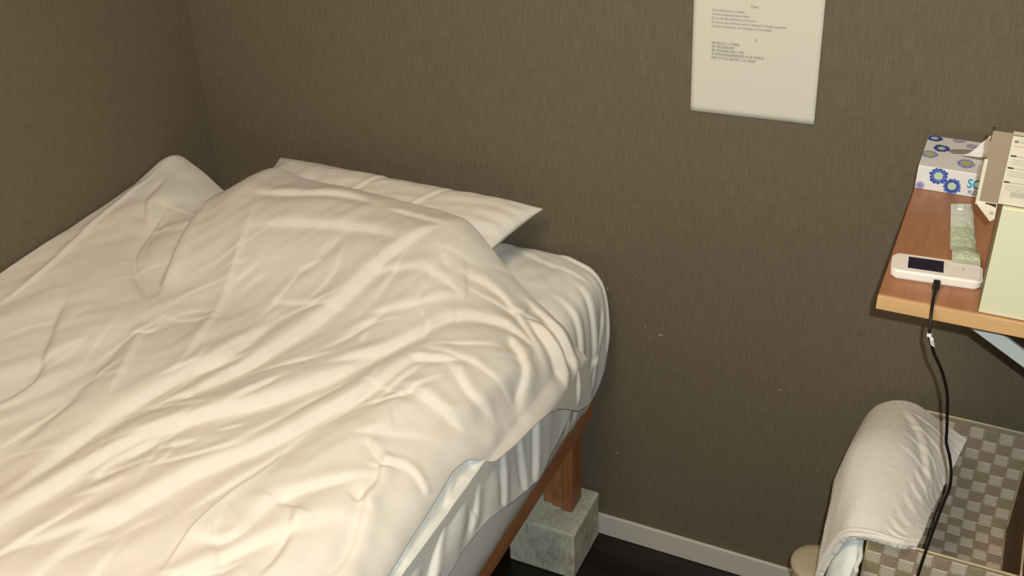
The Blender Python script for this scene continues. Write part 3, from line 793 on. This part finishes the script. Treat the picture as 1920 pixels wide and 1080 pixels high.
# ---------------------------------------------------------------- towel
def towel():
    t = empty('bath_towel', (0, 0, 0), 'folded white terry towel draped over the side of the woven basket', 'towel')
    rows = [  # from the wall to the front ; columns from outer hem over the rim to the inner hem
      [(1.445, -.060, .40), (1.438, -.055, .46), (1.440, -.045, .515), (1.458, -.035, .553), (1.490, -.030, .573), (1.525, -.032, .577), (1.570, -.060, .574), (1.616, -.100, .568)],
      [(1.442, -.13, .39), (1.434, -.13, .46), (1.434, -.125, .525), (1.452, -.12, .570), (1.490, -.11, .592), (1.532, -.11, .592), (1.575, -.13, .577), (1.604, -.165, .556)],
      [(1.438, -.21, .38), (1.430, -.21, .45), (1.430, -.21, .525), (1.446, -.205, .577), (1.486, -.20, .600), (1.530, -.20, .597), (1.570, -.21, .575), (1.592, -.235, .548)],
      [(1.434, -.29, .37), (1.428, -.29, .45), (1.429, -.29, .515), (1.443, -.29, .566), (1.480, -.285, .592), (1.522, -.285, .590), (1.560, -.285, .575), (1.584, -.295, .555)],
      [(1.430, -.36, .36), (1.426, -.36, .42), (1.428, -.36, .48), (1.441, -.365, .535), (1.472, -.37, .573), (1.510, -.374, .582), (1.548, -.376, .577), (1.578, -.365, .568)],
      [(1.432, -.380, .35), (1.428, -.385, .40), (1.430, -.390, .45), (1.443, -.395, .510), (1.470, -.401, .555), (1.508, -.406, .574), (1.545, -.406, .575), (1.573, -.392, .569)],
    ]
    G = np.array(rows)
    G[0, 2:7, 2] -= .010; G[1, 2:6, 2] -= .008; G[4:, :4, 0] += .010; G[3, :4, 0] += .004
    n, m_ = 110, 120
    A = np.stack([catmull(G[i], m_) for i in range(len(G))])         # rows x m x 3
    B = np.stack([catmull(A[:, j], n) for j in range(m_)], 1)         # n x m x 3
    V, U = np.meshgrid(np.linspace(0, 1, n), np.linspace(0, 1, m_), indexing='ij')
    du = np.gradient(B, axis=1); dv = np.gradient(B, axis=0); N = np.cross(du, dv); N /= np.linalg.norm(N, axis=2)[..., None]+1e-9
    if N[n//2, m_//2, 2] < 0: N = -N
    D = .0022*pnoise(V*4, U*3, 90)+.0008*pnoise(V*60, U*60, 91)
    e = sstep(.74, .9, U)
    D += e*.0012*pnoise(V*30+U*3, U*2.2, 92)
    for v0 in (.16, .27, .36, .45, .53, .60, .67, .74, .80, .86):
        D += fold(V, U, [(v0-.05, .76-.12*(v0 < .5)), (v0, .84), (v0+.02, .93)], .0014, .009, .9, 1.5, 1.2, .3)
    D += fold(V, U, [(.1, .62), (.25, .72), (.5, .86)], .004, .02)
    D += fold(V, U, [(.35, .2), (.6, .26), (.95, .2)], .005, .03)
    D += fold(V, U, [(.965, .05), (.962, .5), (.965, .95)], .0035, .008, .9)
    D += fold(V, U, [(.92, .15), (.925, .5), (.93, .95)], .0025, .010, .9)
    Pn = B+D[..., None]*N
    o = grid_mesh('towel_cloth', Pn, M['towel'], t); solidify(o, .008, -1)
    md = o.modifiers.new('b', 'BEVEL'); md.width = .003; md.segments = 3; md.limit_method = 'ANGLE'; md.angle_limit = 1.0
    # inner layer of the fold, showing under the arch at the front
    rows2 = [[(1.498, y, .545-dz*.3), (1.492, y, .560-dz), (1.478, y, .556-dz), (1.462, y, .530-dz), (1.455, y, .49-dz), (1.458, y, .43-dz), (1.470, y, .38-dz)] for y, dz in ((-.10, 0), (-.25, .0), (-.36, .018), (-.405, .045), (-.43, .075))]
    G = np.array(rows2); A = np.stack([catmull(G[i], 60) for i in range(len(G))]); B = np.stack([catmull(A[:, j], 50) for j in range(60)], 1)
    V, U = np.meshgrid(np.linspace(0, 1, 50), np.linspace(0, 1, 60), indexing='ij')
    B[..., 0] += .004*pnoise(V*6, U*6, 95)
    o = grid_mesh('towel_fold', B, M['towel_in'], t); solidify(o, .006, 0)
    tag(o, 'bluish white inner layer of the towel')
towel()

# ---------------------------------------------------------------- small beige bin behind the towel
def small_bin():
    cx, cy = 1.424, -.252
    t = empty('waste_bin', (cx, cy, 0), 'small beige bin with a round lid on the floor beside the towel', 'bin')
    def lathe(name, prof, m, n=48):
        vs = [(r*math.cos(6.2832*i/n), r*math.sin(6.2832*i/n), z) for r, z in prof for i in range(n)]
        F = [(k*n+i, k*n+(i+1) % n, (k+1)*n+(i+1) % n, (k+1)*n+i) for k in range(len(prof)-1) for i in range(n)]
        F.append(tuple(range(n))[::-1]); F.append(tuple((len(prof)-1)*n+i for i in range(n)))
        return new_mesh(name, vs, F, m, t, True)
    lathe('bin_body', [(.030, .0005), (.034, .004), (.040, .30), (.041, .33)], M['bin'])
    lathe('lid', [(.045, .3303), (.047, .333), (.047, .338), (.044, .342), (.030, .3445), (.008, .345)], M['bin'])
small_bin()
